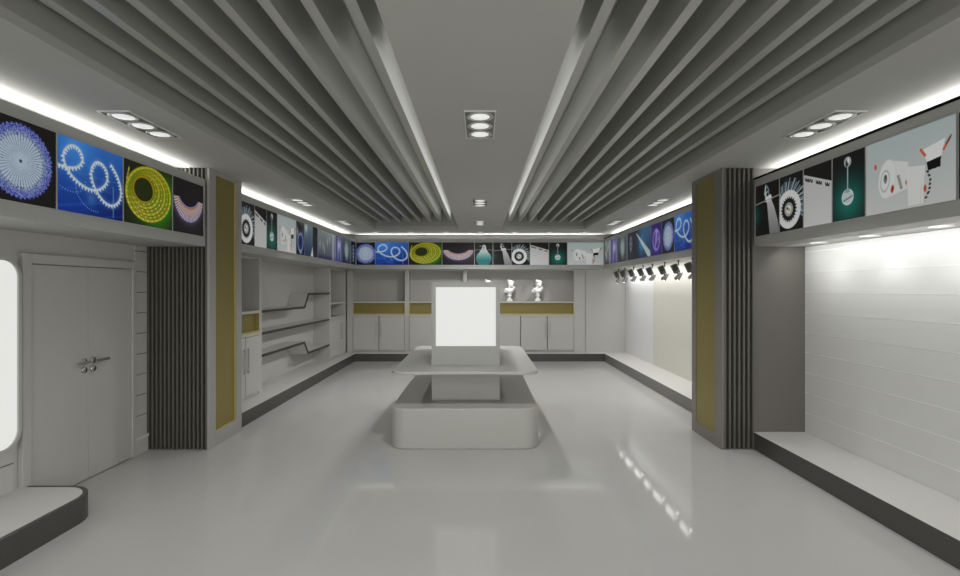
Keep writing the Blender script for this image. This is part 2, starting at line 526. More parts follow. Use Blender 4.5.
back_unit('wide grey cabinet with gold niche holding the white busts', -.376, 2.65, .05, .29, 4)
XS = -3.36
DL = XS - WL - .004
cabinet('tall grey cabinet with gold niche right behind the left pillar', (XS, (6.70+7.85)/2, PLN), PI/2, 1.15, DL, .08, .08, True, 2)
cabinet('narrow grey corner cabinet with plain open niches at the end of the zigzag shelves', (XS, (11.40+12.78)/2, PLN), PI/2, 1.38, DL, .08, .06, False, 2, seam=12.27-12.09)

# ------------------------------------------------------------------ zigzag shelves between the left cabinets
def shelf(label, prof):
    """prof: (y,z) polyline of the top surface"""
    y_mid = (prof[0][0]+prof[-1][0])/2
    t = thing('wall_shelf', label, 'shelf', (XS, y_mid, prof[0][1]), group='shelves in the left alcove')
    th = .042
    n = len(prof)
    lower = []
    for i, (y, z) in enumerate(prof):
        # offset polyline downward by th along the mitred normal
        ds = []
        if i > 0: ds.append(Vector((prof[i][0]-prof[i-1][0], prof[i][1]-prof[i-1][1])).normalized())
        if i < n-1: ds.append(Vector((prof[i+1][0]-prof[i][0], prof[i+1][1]-prof[i][1])).normalized())
        nn = Vector((0, 0))
        for d in ds: nn += Vector((d.y, -d.x))
        nn.normalize()
        c = nn.dot(Vector((ds[0].y, -ds[0].x)))
        lower.append((y + nn.x*th/c, z + nn.y*th/c))
    poly = [(p[0]-y_mid, p[1]-prof[0][1]) for p in prof + lower[::-1]]
    # build as quads per segment so the concave outline stays clean
    for nme, xa, xb, mm in (('board', WL+.003-XS, -.014, M['platform']), ('edge_strip', -.014, .0, M['shelf_edge'])):
        b = MB()
        N = len(poly)
        for i in range(n-1):
            qd = [poly[i], poly[i+1], poly[N-2-i], poly[N-1-i]]
            vs = [(xa, p[0], p[1]) for p in qd] + [(xb, p[0], p[1]) for p in qd]
            b.add(vs, [(0,1,5,4), (2,3,7,6), (3,2,1,0), (4,5,6,7)])
            if i == 0: b.add(vs, [(3,0,4,7)])
            if i == n-2: b.add(vs, [(1,2,6,5)])
        b.build(nme, mm, t)
    return t
shelf('white zigzag shelf with dark edge stepping up, topmost in the left alcove', [(7.852, 1.46), (9.79, 1.45), (10.0, 1.70), (11.398, 1.70)])
shelf('straight white shelf with dark edge, middle one in the left alcove', [(7.852, 1.118), (11.398, 1.118)])
shelf('white zigzag shelf with dark edge stepping down, lowest in the left alcove', [(7.852, .775), (9.79, .775), (10.0, .55), (11.398, .55)])

# ------------------------------------------------------------------ island and light box
ICX, ICY = -.172, 6.975
isl = thing('display_island', 'tiered grey display island with rounded corners in the middle of the floor', 'display island', (ICX, ICY, 0))
b = MB(); b.prism(rrect(1.67, 2.57, .17, 12), 0, .454, 'z'); b.build('base_block', M['island'], isl, bevel=.012, bseg=3)
b = MB(); b.box(-.411, .411, -.835, .84, .454, .83); b.build('neck', M['island'], isl, bevel=.004)
b = MB(); b.prism(rrect(1.67, 2.57, .17, 12), .83, .866, 'z'); b.build('counter_top', M['island'], isl, bevel=.008, bseg=3)
lb = thing('light_box', 'upright grey light box with a blank white screen standing on the island', 'light box', (ICX, ICY, .866))
b = MB()
sx0, sx1, sz0, sz1 = -.36, .362, .235, .945
b.box(-.411, .411, -.82, .84, 0, 1.007)
b.box(-.411, sx0, -.84, -.82, 0, 1.007); b.box(sx1, .411, -.84, -.82, 0, 1.007)
b.box(sx0, sx1, -.84, -.82, 0, sz0); b.box(sx0, sx1, -.84, -.82, sz1, 1.007)
b.build('housing', M['housing'], lb)
bx('screen', sx0, sx1, -.832, -.819, sz0, sz1, M['screen'], lb)

# ------------------------------------------------------------------ track spotlights under the right bulkhead
def make_spot():
    t = thing('spotlight', '', 'spotlight', group='spotlights over the right platform')
    b = MB()
    b.lathe([(.022, 0), (.022, -.012), (.011, -.014), (.011, -.085)], (0, 0, 0), 12); b.build('stem', M['spot_body'], t)
    b = MB(); b.box(-.042, .042, -.042, .042, -.075, .075)
    for k in range(4): b.box(-.047, .047, -.047, .047, -.06+.036*k, -.045+.036*k)
    o = b.build('driver_box', M['spot_body'], t, bevel=.004)
    o.location = (-.05, 0, -.14); o.rotation_euler = (0, math.radians(-25), 0)
    ax = Vector((-.62, -.10, -.78)).normalized()
    q = Vector((0, 0, -1)).rotation_difference(ax)
    c = Vector((.01, 0, -.262))
    b = MB()
    prof = [(0, .06), (.03, .06)]
    for k in range(4):
        z = .056-.026*k
        prof += [(.034+.003*k, z), (.034+.003*k, z-.014), (.028+.003*k, z-.015), (.028+.003*k, z-.025)]
    prof += [(.047, -.05), (.047, -.072), (.042, -.072), (.042, -.03)]
    b.lathe(prof, (0, 0, 0), 20)
    b.box(-.006, .006, -.055, -.045, -.02, .09)
    h = b.build('head', M['spot_head'], t)
    h.location = c; h.rotation_mode = 'QUATERNION'; h.rotation_quaternion = q
    b = MB(); b.lathe([(0, -.036), (.0415, -.036), (.0415, -.031)], (0, 0, 0), 20)
    b.build('lens', M['spot_lens'], h)
    b = MB(); b.lathe([(.012, -.01), (.012, .10)], (0, 0, -.235), 10, 0, Matrix.Rotation(math.radians(-30), 3, 'Y')); b.build('bracket', M['spot_body'], t)
    return t
sp = make_spot()
SY = [12.1, 11.57, 10.92, 10.29, 9.74, 9.08, 8.46, 7.90, 7.25]
nms = ['farthest of the row, by the back corner', 'second from the back corner', 'third from the back corner', 'fourth from the back corner', 'fifth from the back corner', 'sixth from the back corner', 'seventh from the back corner', 'eighth from the back corner, half behind the pillar', 'nearest of the row, hidden behind the pillar']
for k, y in enumerate(SY):
    lbl = 'dark adjustable spotlight under the right bulkhead, ' + nms[k]
    if k == 0: sp.location = (3.29, y, ZF0); sp['label'] = lbl
    else: dup(sp, (3.29, y, ZF0), lbl)

# ------------------------------------------------------------------ plaster busts
def make_bust():
    t = thing('plaster_bust', '', 'bust', group='white busts in the back niche')
    b = MB()
    b.lathe([(0, 0), (.082, 0), (.084, .018), (.078, .035), (.062, .058), (.04, .078), (.033, .10), (.04, .122), (.062, .132), (.062, .152), (.05, .158), (0, .158)], (0, 0, 0), 28)
    b.build('socle', M['plaster'], t)
    b = MB()
    E = b.ell
    E((0, 0, .195), (.058, .05, .05))                              # lower chest
    E((-.012, 0, .262), (.105, .068, .082))                        # chest
    E((-.085, .0, .285), (.062, .056, .05), (0, -.5, 0))           # cut shoulder, viewer's left
    E((-.118, .0, .252), (.04, .046, .045))
    E((.06, -.005, .29), (.058, .054, .062), (0, .5, 0))           # raised shoulder, viewer's right
    E((.10, -.012, .335), (.036, .042, .046), (0, .3, 0))
    E((-.04, -.05, .255), (.042, .03, .042)); E((.03, -.054, .255), (.04, .03, .04))
    E((.0, .0, .36), (.048, .048, .07), (0, .18, 0))               # neck
    E((.028, -.005, .435), (.066, .076, .085), (0, .15, .5))       # head
    E((.046, -.05, .405), (.042, .038, .05), (0, .1, .5))          # jaw
    E((.07, -.076, .435), (.011, .018, .02), (0, 0, .5))           # nose
    E((.06, -.075, .405), (.016, .012, .007), (0, 0, .5))          # lips
    E((.056, -.072, .382), (.016, .014, .013))                     # chin
    E((.024, .005, .488), (.082, .084, .052), (0, .15, .3))        # hair mass
    E((.075, -.045, .482), (.04, .036, .028), (0, .4, .3))         # fringe wave
    E((-.03, .02, .525), (.03, .032, .036), (0, -.3, 0))           # top knot
    E((-.02, .035, .44), (.04, .05, .065))                         # hair at the nape
    E((-.03, -.015, .44), (.014, .018, .022))                      # ear
    o = b.build('figure', M['plaster'], t)
    r = o.modifiers.new('remesh', 'REMESH'); r.mode = 'VOXEL'; r.voxel_size = .006; r.use_smooth_shade = True
    s = o.modifiers.new('smooth', 'SMOOTH'); s.iterations = 2
    return t
bu = make_bust()
SHZ = PLN + 1.2735
YBU = 12.95
bxs = [(-.02+(488-480)*.0254, 'white plaster bust on a socle, leftmost in the back niche, mostly behind the light box'),
       ((509.7-480)*.0254, 'white plaster bust on a socle, middle one in the back niche'),
       ((537.8-480)*.0254, 'white plaster bust on a socle, rightmost in the back niche')]
for k, (x, l) in enumerate(bxs):
    if k == 0: bu.location = (x, YBU, SHZ+.001); bu['label'] = l
    else: dup(bu, (x, YBU, SHZ+.001), l)
for o in [bu]: pass

# ------------------------------------------------------------------ posters: painted as per-vertex colours on a fine grid
def C(*c): return np.array(c, float)
class Cv:
    """canvas: u right 0..1, v down 0..1, a = width/height"""
    def __init__(s, nx, ny, a, bg):
        s.nx, s.ny, s.a = nx, ny, a
        u, v = np.meshgrid(np.linspace(0, 1, nx), np.linspace(0, 1, ny))
        s.u, s.v = u, v
        s.X = u*a; s.Y = v               # isotropic coordinates, unit = poster height
        s.img = np.zeros((ny, nx, 3)) + np.array(bg, float)
        s.e = 1.0/ny
    def put(s, mask, col):
        m = np.clip(mask, 0, 1)[..., None]
        s.img = s.img*(1-m) + np.array(col, float)*m
    def addl(s, mask, col):
        s.img = np.clip(s.img + mask[..., None]*np.array(col, float), 0, 255)
    def ed(s, d, soft=1.0): return np.clip(.5 - d/(s.e*soft*1.5), 0, 1)
    def circ(s, cx, cy, r): return np.hypot(s.X-cx*s.a, s.Y-cy) - r
    def el(s, cx, cy, rx, ry, rot=0):
        x, y = s.X-cx*s.a, s.Y-cy
        c, q = math.cos(rot), math.sin(rot)
        X, Y = x*c+y*q, -x*q+y*c
        return (np.hypot(X/rx, Y/ry)-1)*min(rx, ry), np.arctan2(Y/ry, X/rx), np.hypot(X/rx, Y/ry)
    def seg(s, p, q):
        px, py, qx, qy = p[0]*s.a, p[1], q[0]*s.a, q[1]
        dx, dy = qx-px, qy-py
        t = np.clip(((s.X-px)*dx+(s.Y-py)*dy)/(dx*dx+dy*dy+1e-9), 0, 1)
        return np.hypot(s.X-px-t*dx, s.Y-py-t*dy)
    def path(s, pts):
        d = np.full_like(s.X, 9.)
        for p, q in zip(pts[:-1], pts[1:]): d = np.minimum(d, s.seg(p, q))
        return d
    def poly(s, pts):
        inside = np.zeros_like(s.u, bool)
        n = len(pts)
        for i in range(n):
            x1, y1 = pts[i]; x2, y2 = pts[(i+1) % n]
            if y1 == y2: continue
            c = ((y1 > s.v) != (y2 > s.v)) & (s.u < (x2-x1)*(s.v-y1)/(y2-y1)+x1)
            inside ^= c
        return inside.astype(float)
    def g(s, cx, cy, r): return np.exp(-(((s.X-cx*s.a)**2+(s.Y-cy)**2)/(r*r)))

def catmull(pts, k=6):
    P = [pts[0]] + list(pts) + [pts[-1]]
    out = []
    for i in range(1, len(P)-2):
        p0, p1, p2, p3 = [np.array(q, float) for q in P[i-1:i+3]]
        for j in range(k):
            t = j/k
            out.append(tuple(.5*((2*p1)+(-p0+p2)*t+(2*p0-5*p1+4*p2-p3)*t*t+(-p0+3*p1-3*p2+p3)*t**3)))
    out.append(tuple(pts[-1]))
    return out
rng = np.random.RandomState(3)
BG = (33, 31, 30)
def P_disc(nx, ny, a, cx=.5, r=.45):
    c = Cv(nx, ny, a, BG)
    dx, dy = c.X-cx*a, c.Y-.5
    rr = np.hypot(dx, dy); th = np.arctan2(dy, dx)
    nz = rng.rand(ny, nx)
    spoke = .5+.5*np.cos(th*46)
    edge = r*(1-.05*(.5+.5*np.cos(th*46)))
    m = np.clip(.5-(rr-edge)/(c.e*2), 0, 1)
    c.put(m, (56, 60, 178))
    c.put(m*(nz > .62), (150, 170, 228)); c.put(m*(nz < .25), (36, 34, 140))
    inner = np.clip((.88*r-rr)/(.2*r), 0, 1)*np.where(rr > .66*r, (nz > .3), 1)
    c.put(inner*m, (190, 208, 224))
    c.put(inner*m*(spoke < .16)*np.clip((rr-.12*r)/(.2*r), 0, 1)*.75, (92, 108, 140))
    c.put(c.ed(rr-.02), (60, 66, 90))
    return c
def P_swirl(nx, ny, a):
    c = Cv(nx, ny, a, (38, 84, 178))
    t = c.v[..., None]
    c.img = C(52, 112, 200)*(1-t)+C(24, 58, 150)*t
    c.addl(c.g(.25, .15, .35), (20, 38, 40)); c.addl(-c.g(1, 1, .5), (10, 30, 50))
    st = np.clip(np.sin((c.v*9+c.u*2.2)*PI), 0, 1)**6*np.clip(c.v-.45, 0, 1)
    c.addl(st, (18, 40, 60))
    pts = catmull([(-.02,.40),(.13,.41),(.28,.36),(.35,.23),(.29,.11),(.18,.10),(.09,.21),(.09,.34),(.16,.47),(.3,.58),(.45,.63),(.6,.60),(.72,.47),(.73,.32),(.65,.22),(.55,.22),(.48,.34),(.5,.51),(.58,.66),(.7,.77),(.83,.79),(.94,.69),(.97,.52),(.92,.36),(.85,.25),(.80,.19)])
    d = c.path(pts)
    c.put(np.exp(-(d/.055)**2)*.45, (120, 175, 235))
    c.put(c.ed(d-.019), (196, 214, 226))
    # beads along the rope
    P = np.array(pts)*np.array([a, 1]); L = np.concatenate([[0], np.cumsum(np.hypot(*np.diff(P, axis=0).T))])
    for s_ in np.arange(0, L[-1], .055):
        x, y = np.interp(s_, L, P[:, 0]), np.interp(s_, L, P[:, 1])
        x2, y2 = np.interp(s_+.01, L, P[:, 0]), np.interp(s_+.01, L, P[:, 1])
        tx, ty = x2-x, y2-y; l = math.hypot(tx, ty)+1e-9
        nx_, ny_ = -ty/l, tx/l
        if ny_ < 0: nx_, ny_ = -nx_, -ny_
        q = c.seg((x/a, y), ((x+nx_*.036)/a, y+ny_*.036))
        c.put(c.ed(q-.010), (232, 240, 245))
    for arc, st in (([(0,.66),(.15,.72),(.3,.70),(.38,.6),(.4,.52)], .045), ([(.25,.62),(.28,.75),(.38,.87),(.48,.92),(.58,.93)], .04)):
        A = np.array(catmull(arc, 5))*np.array([a, 1]); L = np.concatenate([[0], np.cumsum(np.hypot(*np.diff(A, axis=0).T))])
        for s_ in np.arange(0, L[-1], st):
            c.put(c.ed(c.circ(np.interp(s_, L, A[:, 0])/a, np.interp(s_, L, A[:, 1]), .009))*.8, (150, 195, 240))
    c.put(c.ed(c.seg((.28, .44), (.86, .44))-.003)*.5, (150, 190, 235))
    c.put(c.ed(c.seg((.3, .46), (.8, .62))-.003)*.4, (150, 190, 235))
    c.put(np.clip(1-np.abs(c.u-.835)*a/.02, 0, 1)*(c.v > .5)*(c.v < .97)*.65, (150, 200, 240))
    c.put(c.g(.48, .76, .09)*.4, (120, 170, 225))
    return c
def P_coil(nx, ny, a):
    c = Cv(nx, ny, a, (34, 36, 22))
    c.addl(c.g(.62, .62, .42), (20, 130, 10)); c.addl(c.g(.9, .4, .3), (20, 70, 10))
    for k in range(6):
        t_ = k/5
        rx, ry = (.25+.20*t_)*a, .245+.195*t_
        d, th, q = c.el(.385+.115*t_, .41+.06*t_, rx, ry, -.12)
        hw = .026
        m = c.ed(np.abs(q-1)*ry-hw)
        c.put(m, (186, 176, 34) if k % 2 else (150, 150, 22))
        c.put(c.ed(np.abs(np.abs(q-1)*ry-hw)-.006)*.6, (70, 104, 10))
        dots = (np.cos(th*(15+3*k)+k*2) > .70)*c.ed(np.abs(q-1)*ry-.014)
        c.put(dots*np.where(c.v > .5, .95, .5), (236, 226, 140))
    d, th, q = c.el(.378, .41, .20*a, .205, -.12)
    c.put(c.ed(d), (52, 48, 22)); c.put(c.ed(np.abs(d)-.012), (190, 150, 24))
    c.put(c.ed(c.el(.40, .43, .17*a, .17, -.12)[0]), (40, 52, 24))
    c.put(c.ed(c.path([(.07, .5), (.06, .3), (.1, .12)])-.016), (150, 150, 40))
    c.put(c.ed(np.abs(c.path([(.07, .5), (.06, .3), (.1, .12)])-.006)-.004)*(np.sin(c.v*90) > 0), (230, 225, 140))
    return c
def P_arc(nx, ny, a):
    c = Cv(nx, ny, a, (36, 33, 36))
    d1, th, q1 = c.el(.5, .28, .485*a, .50)
    d2, th2, q2 = c.el(.5, .24, .33*a, .25)
    low = (c.v > .34+.10*np.abs(c.u-.5)*0)
    c.addl(np.exp(-((q1-.9)/.22)**2)*np.clip((c.v-.32)/.2, 0, 1), (58, 48, 84))
    band = (q1 < 1)*(q2 > 1)*low
    tt = np.clip((q2-1)/np.maximum(q2-q1, 1e-3), 0, 1)
    c.put(band*1., (142, 132, 170))
    c.put(band*(tt > .16)*(tt < .72)*1., (190, 146, 92))
    fan = np.cos(th*60)
    c.put(band*(fan > .35)*(tt > .3)*.85, (240, 230, 238))
    c.put(band*(fan < -.6)*.6, (96, 70, 76))
    c.put(band*(tt < .14)*1., (150, 140, 220))
    return c
def lines(c, v, vert=None):
    c.put(c.ed(np.abs(c.v-v)-.010), (150, 150, 150))
    if vert is not None: c.put(c.ed((np.abs(c.u-vert)*c.a)-.007), (140, 140, 140))
def P_cone(nx, ny, a):
    c = Cv(nx, ny, a, BG)
    d, th, q = c.el(.5, .72, .42*a, .34)
    t = np.clip((c.v-.3)/.5, 0, 1)[..., None]
    col = C(225, 232, 228)*(1-t)+C(42, 120, 122)*t
    body = np.clip(c.ed(d)+c.poly([(.37, .28), (.63, .28), (.86, .6), (.14, .6)]), 0, 1)
    c.img = c.img*(1-body[..., None])+col*body[..., None]
    c.put(c.poly([(.40, .3), (.42, .14), (.48, .1), (.6, .12), (.64, .3)]), (210, 212, 210))
    c.put(c.poly([(.47, .28), (.50, .12), (.53, .12), (.53, .28)]), (70, 74, 74))
    c.put(c.ed(c.circ(.3, .16, .022)), (200, 204, 204))
    lines(c, .33, .97)
    return c
def P_bottle(nx, ny, a):
    c = Cv(nx, ny, a, BG)
    t = np.clip((c.v-.3)/.7, 0, 1)[..., None]
    body = c.poly([(.5, .34), (.66, .31), (.80, .50), (.96, .80), (1, 1), (.62, 1), (.56, .7)])
    col = C(200, 200, 198)*(1-t*.35)
    c.img = c.img*(1-body[..., None])+col*body[..., None]
    c.put(c.ed(c.path([(.45, .06), (.41, .2), (.5, .3)])-.022), (190, 212, 215))
    c.put(c.ed(c.path([(.47, .04), (.57, .14), (.58, .26)])-.018), (120, 142, 146))
    c.put(c.ed(c.path([(.42, .22), (.52, .17)])-.014), (210, 222, 224))
    c.put(c.poly([(.42, .28), (.66, .24), (.72, .33), (.46, .38)]), (224, 226, 226))
    c.put(c.g(.0, .6, .18)*.8, (22, 82, 80))
    c.put(c.ed(c.seg((0, .37), (1, .30))-.010), (165, 166, 166))
    c.put(c.ed((np.abs(c.u-.08)*a)-.005)*.6, (90, 90, 90))
    return c
def P_gear(nx, ny, a):
    c = Cv(nx, ny, a, BG)
    cx, cy = .40, .62
    r0 = np.random.RandomState(8)
    for k in range(34):
        th = -2.5+2.75*k/33+r0.rand()*.06
        L = .46+.10*r0.rand()
        p0 = (cx+.30*math.cos(th)/a, cy+.30*math.sin(th))
        p1 = (cx+L*math.cos(th+.16)/a, cy+L*math.sin(th+.16))
        c.put(c.ed(c.seg(p0, p1)-(.012 if k % 2 else .008))*.9, [(150, 178, 190), (206, 220, 226), (84, 112, 124)][k % 3])
    c.put(c.ed(c.circ(cx, cy, .345)), (226, 228, 228))
    ang = np.arctan2(c.Y-cy, c.X-cx*a); rr = np.hypot(c.X-cx*a, c.Y-cy)
    c.put(c.ed(rr-(.215+.014*np.sign(np.cos(ang*22)))), (34, 33, 32))
    c.put(c.ed(rr-.125), (168, 172, 172)); c.put(c.ed(rr-.075), (222, 226, 226))
    c.put(c.ed(c.circ(cx+.02, cy+.01, .03)), (214, 170, 60)); c.put(c.ed(c.circ(cx-.06, cy-.02, .025)), (60, 64, 66))
    return c
def P_white(nx, ny, a):
    c = Cv(nx, ny, a, BG)
    m = c.ed(c.v*-1+(.10+.24*c.u), 1)
    t = c.v[..., None]
    c.img = c.img*(1-m[..., None])+(C(196, 196, 195)*(1-t)+C(210, 210, 209)*t)*m[..., None]
    for base in (.06, .12, .18, .27, .46, .52, .60, .79, .86):
        v0 = .10+.24*base+.055
        c.put(c.ed(c.path([(base, v0), (base+.01, v0+.035), (base+.045, v0+.045), (base+.055, v0+.012)])-.011), (30, 30, 30))
    c.put(c.ed(np.abs(c.v-.55)-.002)*.25, (170, 170, 170))
    return c
def P_pendant(nx, ny, a):
    c = Cv(nx, ny, a, (30, 28, 27))
    c.addl(c.g(.5, .72, .36), (-2, 88, 76))
    c.put(c.ed(c.seg((.48, .14), (.48, .6))-.013), (120, 140, 140)); c.put(c.ed(c.seg((.485, .14), (.485, .6))-.005), (214, 222, 222))
    c.put(c.ed(c.el(.48, .13, .075, .08)[0]), (176, 182, 184)); c.put(c.ed(c.el(.46, .15, .03, .05)[0]), (54, 60, 62)); c.put(c.ed(c.el(.50, .11, .02, .04)[0]), (232, 236, 236))
    d, th, q = c.el(.48, .66, .115, .115)
    c.put(c.ed(d), (196, 208, 208))
    c.put(c.ed(d)*(np.abs(np.sin((c.v*24+c.u*5))) < .35)*.8, (92, 122, 122))
    c.put(c.ed(np.abs(d)-.008), (226, 232, 232))
    c.put(c.ed(c.el(.48, .56, .05, .035)[0]), (150, 166, 166))
    return c
def P_down(nx, ny, a):
    c = Cv(nx, ny, a, (205, 210, 210))
    t = c.v[..., None]
    c.img = C(178, 192, 193)*(1-t)+C(204, 205, 203)*t
    # left lamp: a ring with a body behind it
    c.put(c.poly([(.30, .30), (.52, .40), (.50, .74), (.30, .80)]), (222, 224, 222))
    for k in range(7):
        c.put(c.ed(c.seg((.395+.006*k, .55+.03*k*0+.028*k), (.415+.006*k, .545+.028*k))-.007), (36, 36, 36))
    c.put(c.ed(c.el(.27, .55, .17*a/1.6, .265, .12)[0]), (226, 228, 226))
    c.put(c.ed(np.abs(c.el(.27, .55, .17*a/1.6, .265, .12)[0])-.004)*.5, (190, 196, 195))
    c.put(c.ed(np.abs(c.el(.245, .57, .085*a/1.6, .14, .12)[0])-.006)*.7, (150, 156, 156))
    c.put(c.ed(c.el(.25, .545, .03, .06)[0]), (120, 126, 124)); c.put(c.ed(c.el(.255, .52, .015, .03)[0]), (66, 70, 70))
    c.put(c.ed(c.el(.125, .345, .022, .036)[0]), (206, 84, 50)); c.put(c.ed(c.el(.335, .70, .026, .05, .2)[0]), (196, 70, 40))
    c.put(c.ed(c.el(.34, .70, .008, .04)[0]), (90, 40, 30))
    # middle lamp seen from the side
    c.put(c.poly([(.50, .46), (.70, .50), (.68, .97), (.52, .97)]), (224, 225, 223))
    c.put(c.ed(c.seg((.66, .74), (.65, .97))-.004)*.5, (180, 182, 182)); c.put(c.ed(c.el(.495, .66, .012, .03)[0]), (206, 90, 60))
    # right lamp with black cooling body
    c.put(c.poly([(.68, .30), (.90, .24), (.86, .45), (.72, .48)]), (232, 233, 231))
    c.put(c.poly([(.715, .47), (.86, .44), (.855, .565), (.73, .58)]), (24, 24, 24))
    c.put(c.ed(c.path([(.655, .295), (.70, .38)])-.016), (210, 96, 58)); c.put(c.ed(c.path([(.945, .255), (.885, .37)])-.014), (206, 88, 54))
    c.put(c.ed(c.path([(.955, .23), (.91, .31)])-.008), (40, 40, 40))
    c.put(c.ed(c.path([(.72, .57), (.755, .68), (.745, .82), (.70, .93)])-.014)*(np.sin(c.v*120) > -.4), (30, 30, 30))
    c.put(c.ed(c.el(.70, .79, .022, .045)[0]), (196, 84, 56))
    return c
def P_eye(nx, ny, a):
    c = Cv(nx, ny, a, (22, 24, 34))
    t = c.v[..., None]
    c.img = C(86, 88, 92)*(1-t)+C(24, 28, 44)*t
    c.put(c.poly([(0, .3), (.3, .75), (.2, 1), (0, 1)]), (18, 18, 22))
    c.put(c.poly([(.05, 0), (.9, .12), (.8, .26), (.2, .3)]), (34, 34, 36))
    d, th, q = c.el(.52, .62, .26, .30, .2)
    c.put(c.ed(d), (128, 152, 206)); c.put(c.ed(d+.06), (24, 40, 104)); c.put(c.ed(d+.17), (18, 22, 52))
    c.put(np.exp(-((c.u-.55)**2/.01+(c.v-.93)**2/.002)), (190, 220, 245))
    c.put(np.exp(-((c.u-.15)**2/.006+(c.v-.32)**2/.02))*.7, (206, 216, 226))
    return c
def P_moon(nx, ny, a):
    c = Cv(nx, ny, a, (40, 52, 66))
    c.img = (C(120, 140, 146)*(1-c.v[..., None])+C(34, 52, 92)*c.v[..., None])
    c.put(c.ed(c.el(.9, .62, .30, .30)[0]), (150, 172, 204)); c.put(c.ed(c.el(1.0, .70, .30, .30)[0]), (52, 72, 120))
    c.put(c.g(.1, .1, .16)*.9, (214, 220, 222))
    c.put((c.u > .62).astype(float), (22, 22, 26))
    c.put(c.poly([(.45, 1), (.60, .66), (.66, 1)]), (214, 216, 210))
    return c
def P_lamps(nx, ny, a):
    c = Cv(nx, ny, a, (128, 134, 132))
    c.img = C(140, 148, 146)*(1-c.v[..., None])+C(84, 84, 96)*c.v[..., None]
    c.put(np.clip((c.v-.82)/.1, 0, 1)*.8, (50, 44, 78))
    for x, y in ((.12, .5), (.28, .52), (.36, .66), (.52, .38), (.66, .24)):
        c.put(c.ed(c.seg((x, 0), (x, y))-.003)*.4, (90, 94, 92))
        c.put(c.ed(c.el(x, y, .035, .09)[0], 3), (206, 212, 208))
    c.put(np.clip(1-np.abs(c.u-.88)/.1, 0, 1)*.8, (196, 200, 220))
    return c
def P_streak(nx, ny, a):
    c = Cv(nx, ny, a, (74, 76, 134))
    s = .5+.5*np.sin(c.u*17+1.0); s2 = .5+.5*np.sin(c.u*31+c.v*1.5)
    c.put(s**2*.8, (176, 182, 214)); c.put((1-s2)**4*.7, (40, 36, 82))
    c.put(c.g(.55, .35, .22)*.8, (226, 230, 250))
    c.put(np.clip((c.v-.8)/.2, 0, 1)*.5, (54, 48, 110))
    return c
def P_sphere(nx, ny, a):
    c = Cv(nx, ny, a, (64, 74, 80))
    c.img = C(88, 100, 104)*(1-c.v[..., None])+C(38, 44, 52)*c.v[..., None]
    c.put(c.ed(c.el(.48, .48, .27, .36)[0], 6), (158, 176, 178))
    c.put(c.g(.2, .85, .2), (20, 22, 30)); c.put((c.u > .88)*.8, (96, 112, 112))
    return c
def P_ringsmall(nx, ny, a):
    c = Cv(nx, ny, a, (26, 26, 40))
    d, th, q = c.el(.5, .5, .11, .22)
    c.put(c.ed(np.abs(d)-.03, 3), (176, 170, 206)); c.put(c.g(.5, .5, .05), (220, 220, 236))
    return c
def P_beam(nx, ny, a):
    c = Cv(nx, ny, a, (28, 30, 46))
    k = np.clip((c.u-.36)/.3, 0, 1)[..., None]
    c.img = c.img*(1-k)+(C(50, 108, 148)*(1-c.v[..., None])+C(24, 52, 92)*c.v[..., None])*k
    c.addl(c.g(.62, .55, .28), (30, 70, 80))
    c.put(c.poly([(.40, .10), (.46, .14), (.98, .84), (.98, .98), (.88, .98)])*.92, (208, 222, 216))
    d, th, q = c.el(.16, .42, .12, .22)
    c.put(c.ed(np.abs(d)-.025, 3), (170, 168, 206)); c.put(c.g(.16, .42, .05), (220, 220, 240))
    return c
def P_purple(nx, ny, a):
    c = Cv(nx, ny, a, (56, 38, 122))
    d, th, q = c.el(.5, .52, .36*a, .36)
    nz = rng.rand(ny, nx)
    c.put(np.exp(-((q-.85)/.16)**2)*.9, (138, 116, 214)); c.put(np.exp(-((q-.85)/.1)**2)*(nz > .7), (204, 190, 250))
    c.put(c.poly([(.46, .14), (.62, .25), (.52, .62), (.34, .84)])*.75, (196, 188, 240))
    c.put(c.g(.68, .5, .1)*.7, (190, 178, 236))
    return c
def P_dark(nx, ny, a):
    c = Cv(nx, ny, a, (18, 20, 36))
    c.put(c.ed(c.seg((.55, .22), (.55, .8))-.09, 4)*(np.sin(c.v*40) > -.5), (172, 182, 206))
    return c
def P_sliver(nx, ny, a):
    return Cv(nx, ny, a, (26, 26, 26))

pm = bpy.data.materials.new('poster_print'); pm.use_nodes = True
nt = pm.node_tree; bs = nt.nodes['Principled BSDF']
at = nt.nodes.new('ShaderNodeVertexColor'); at.layer_name = 'print'
dm = nt.nodes.new('ShaderNodeMix'); dm.data_type = 'RGBA'; dm.blend_type = 'MULTIPLY'; dm.inputs['Factor'].default_value = 1; dm.inputs[7].default_value = (.62, .62, .62, 1)
nt.links.new(at.outputs['Color'], dm.inputs[6]); nt.links.new(dm.outputs[2], bs.inputs['Base Color']); nt.links.new(at.outputs['Color'], bs.inputs['Emission Color'])
bs.inputs['Emission Strength'].default_value = 0.40
bs.inputs['Roughness'].default_value = 0.35; bs.inputs['Specular IOR Level'].default_value = 0.12
edge_m = mat('poster_edge', (178, 178, 176), rough=0.5, noise=0.01)

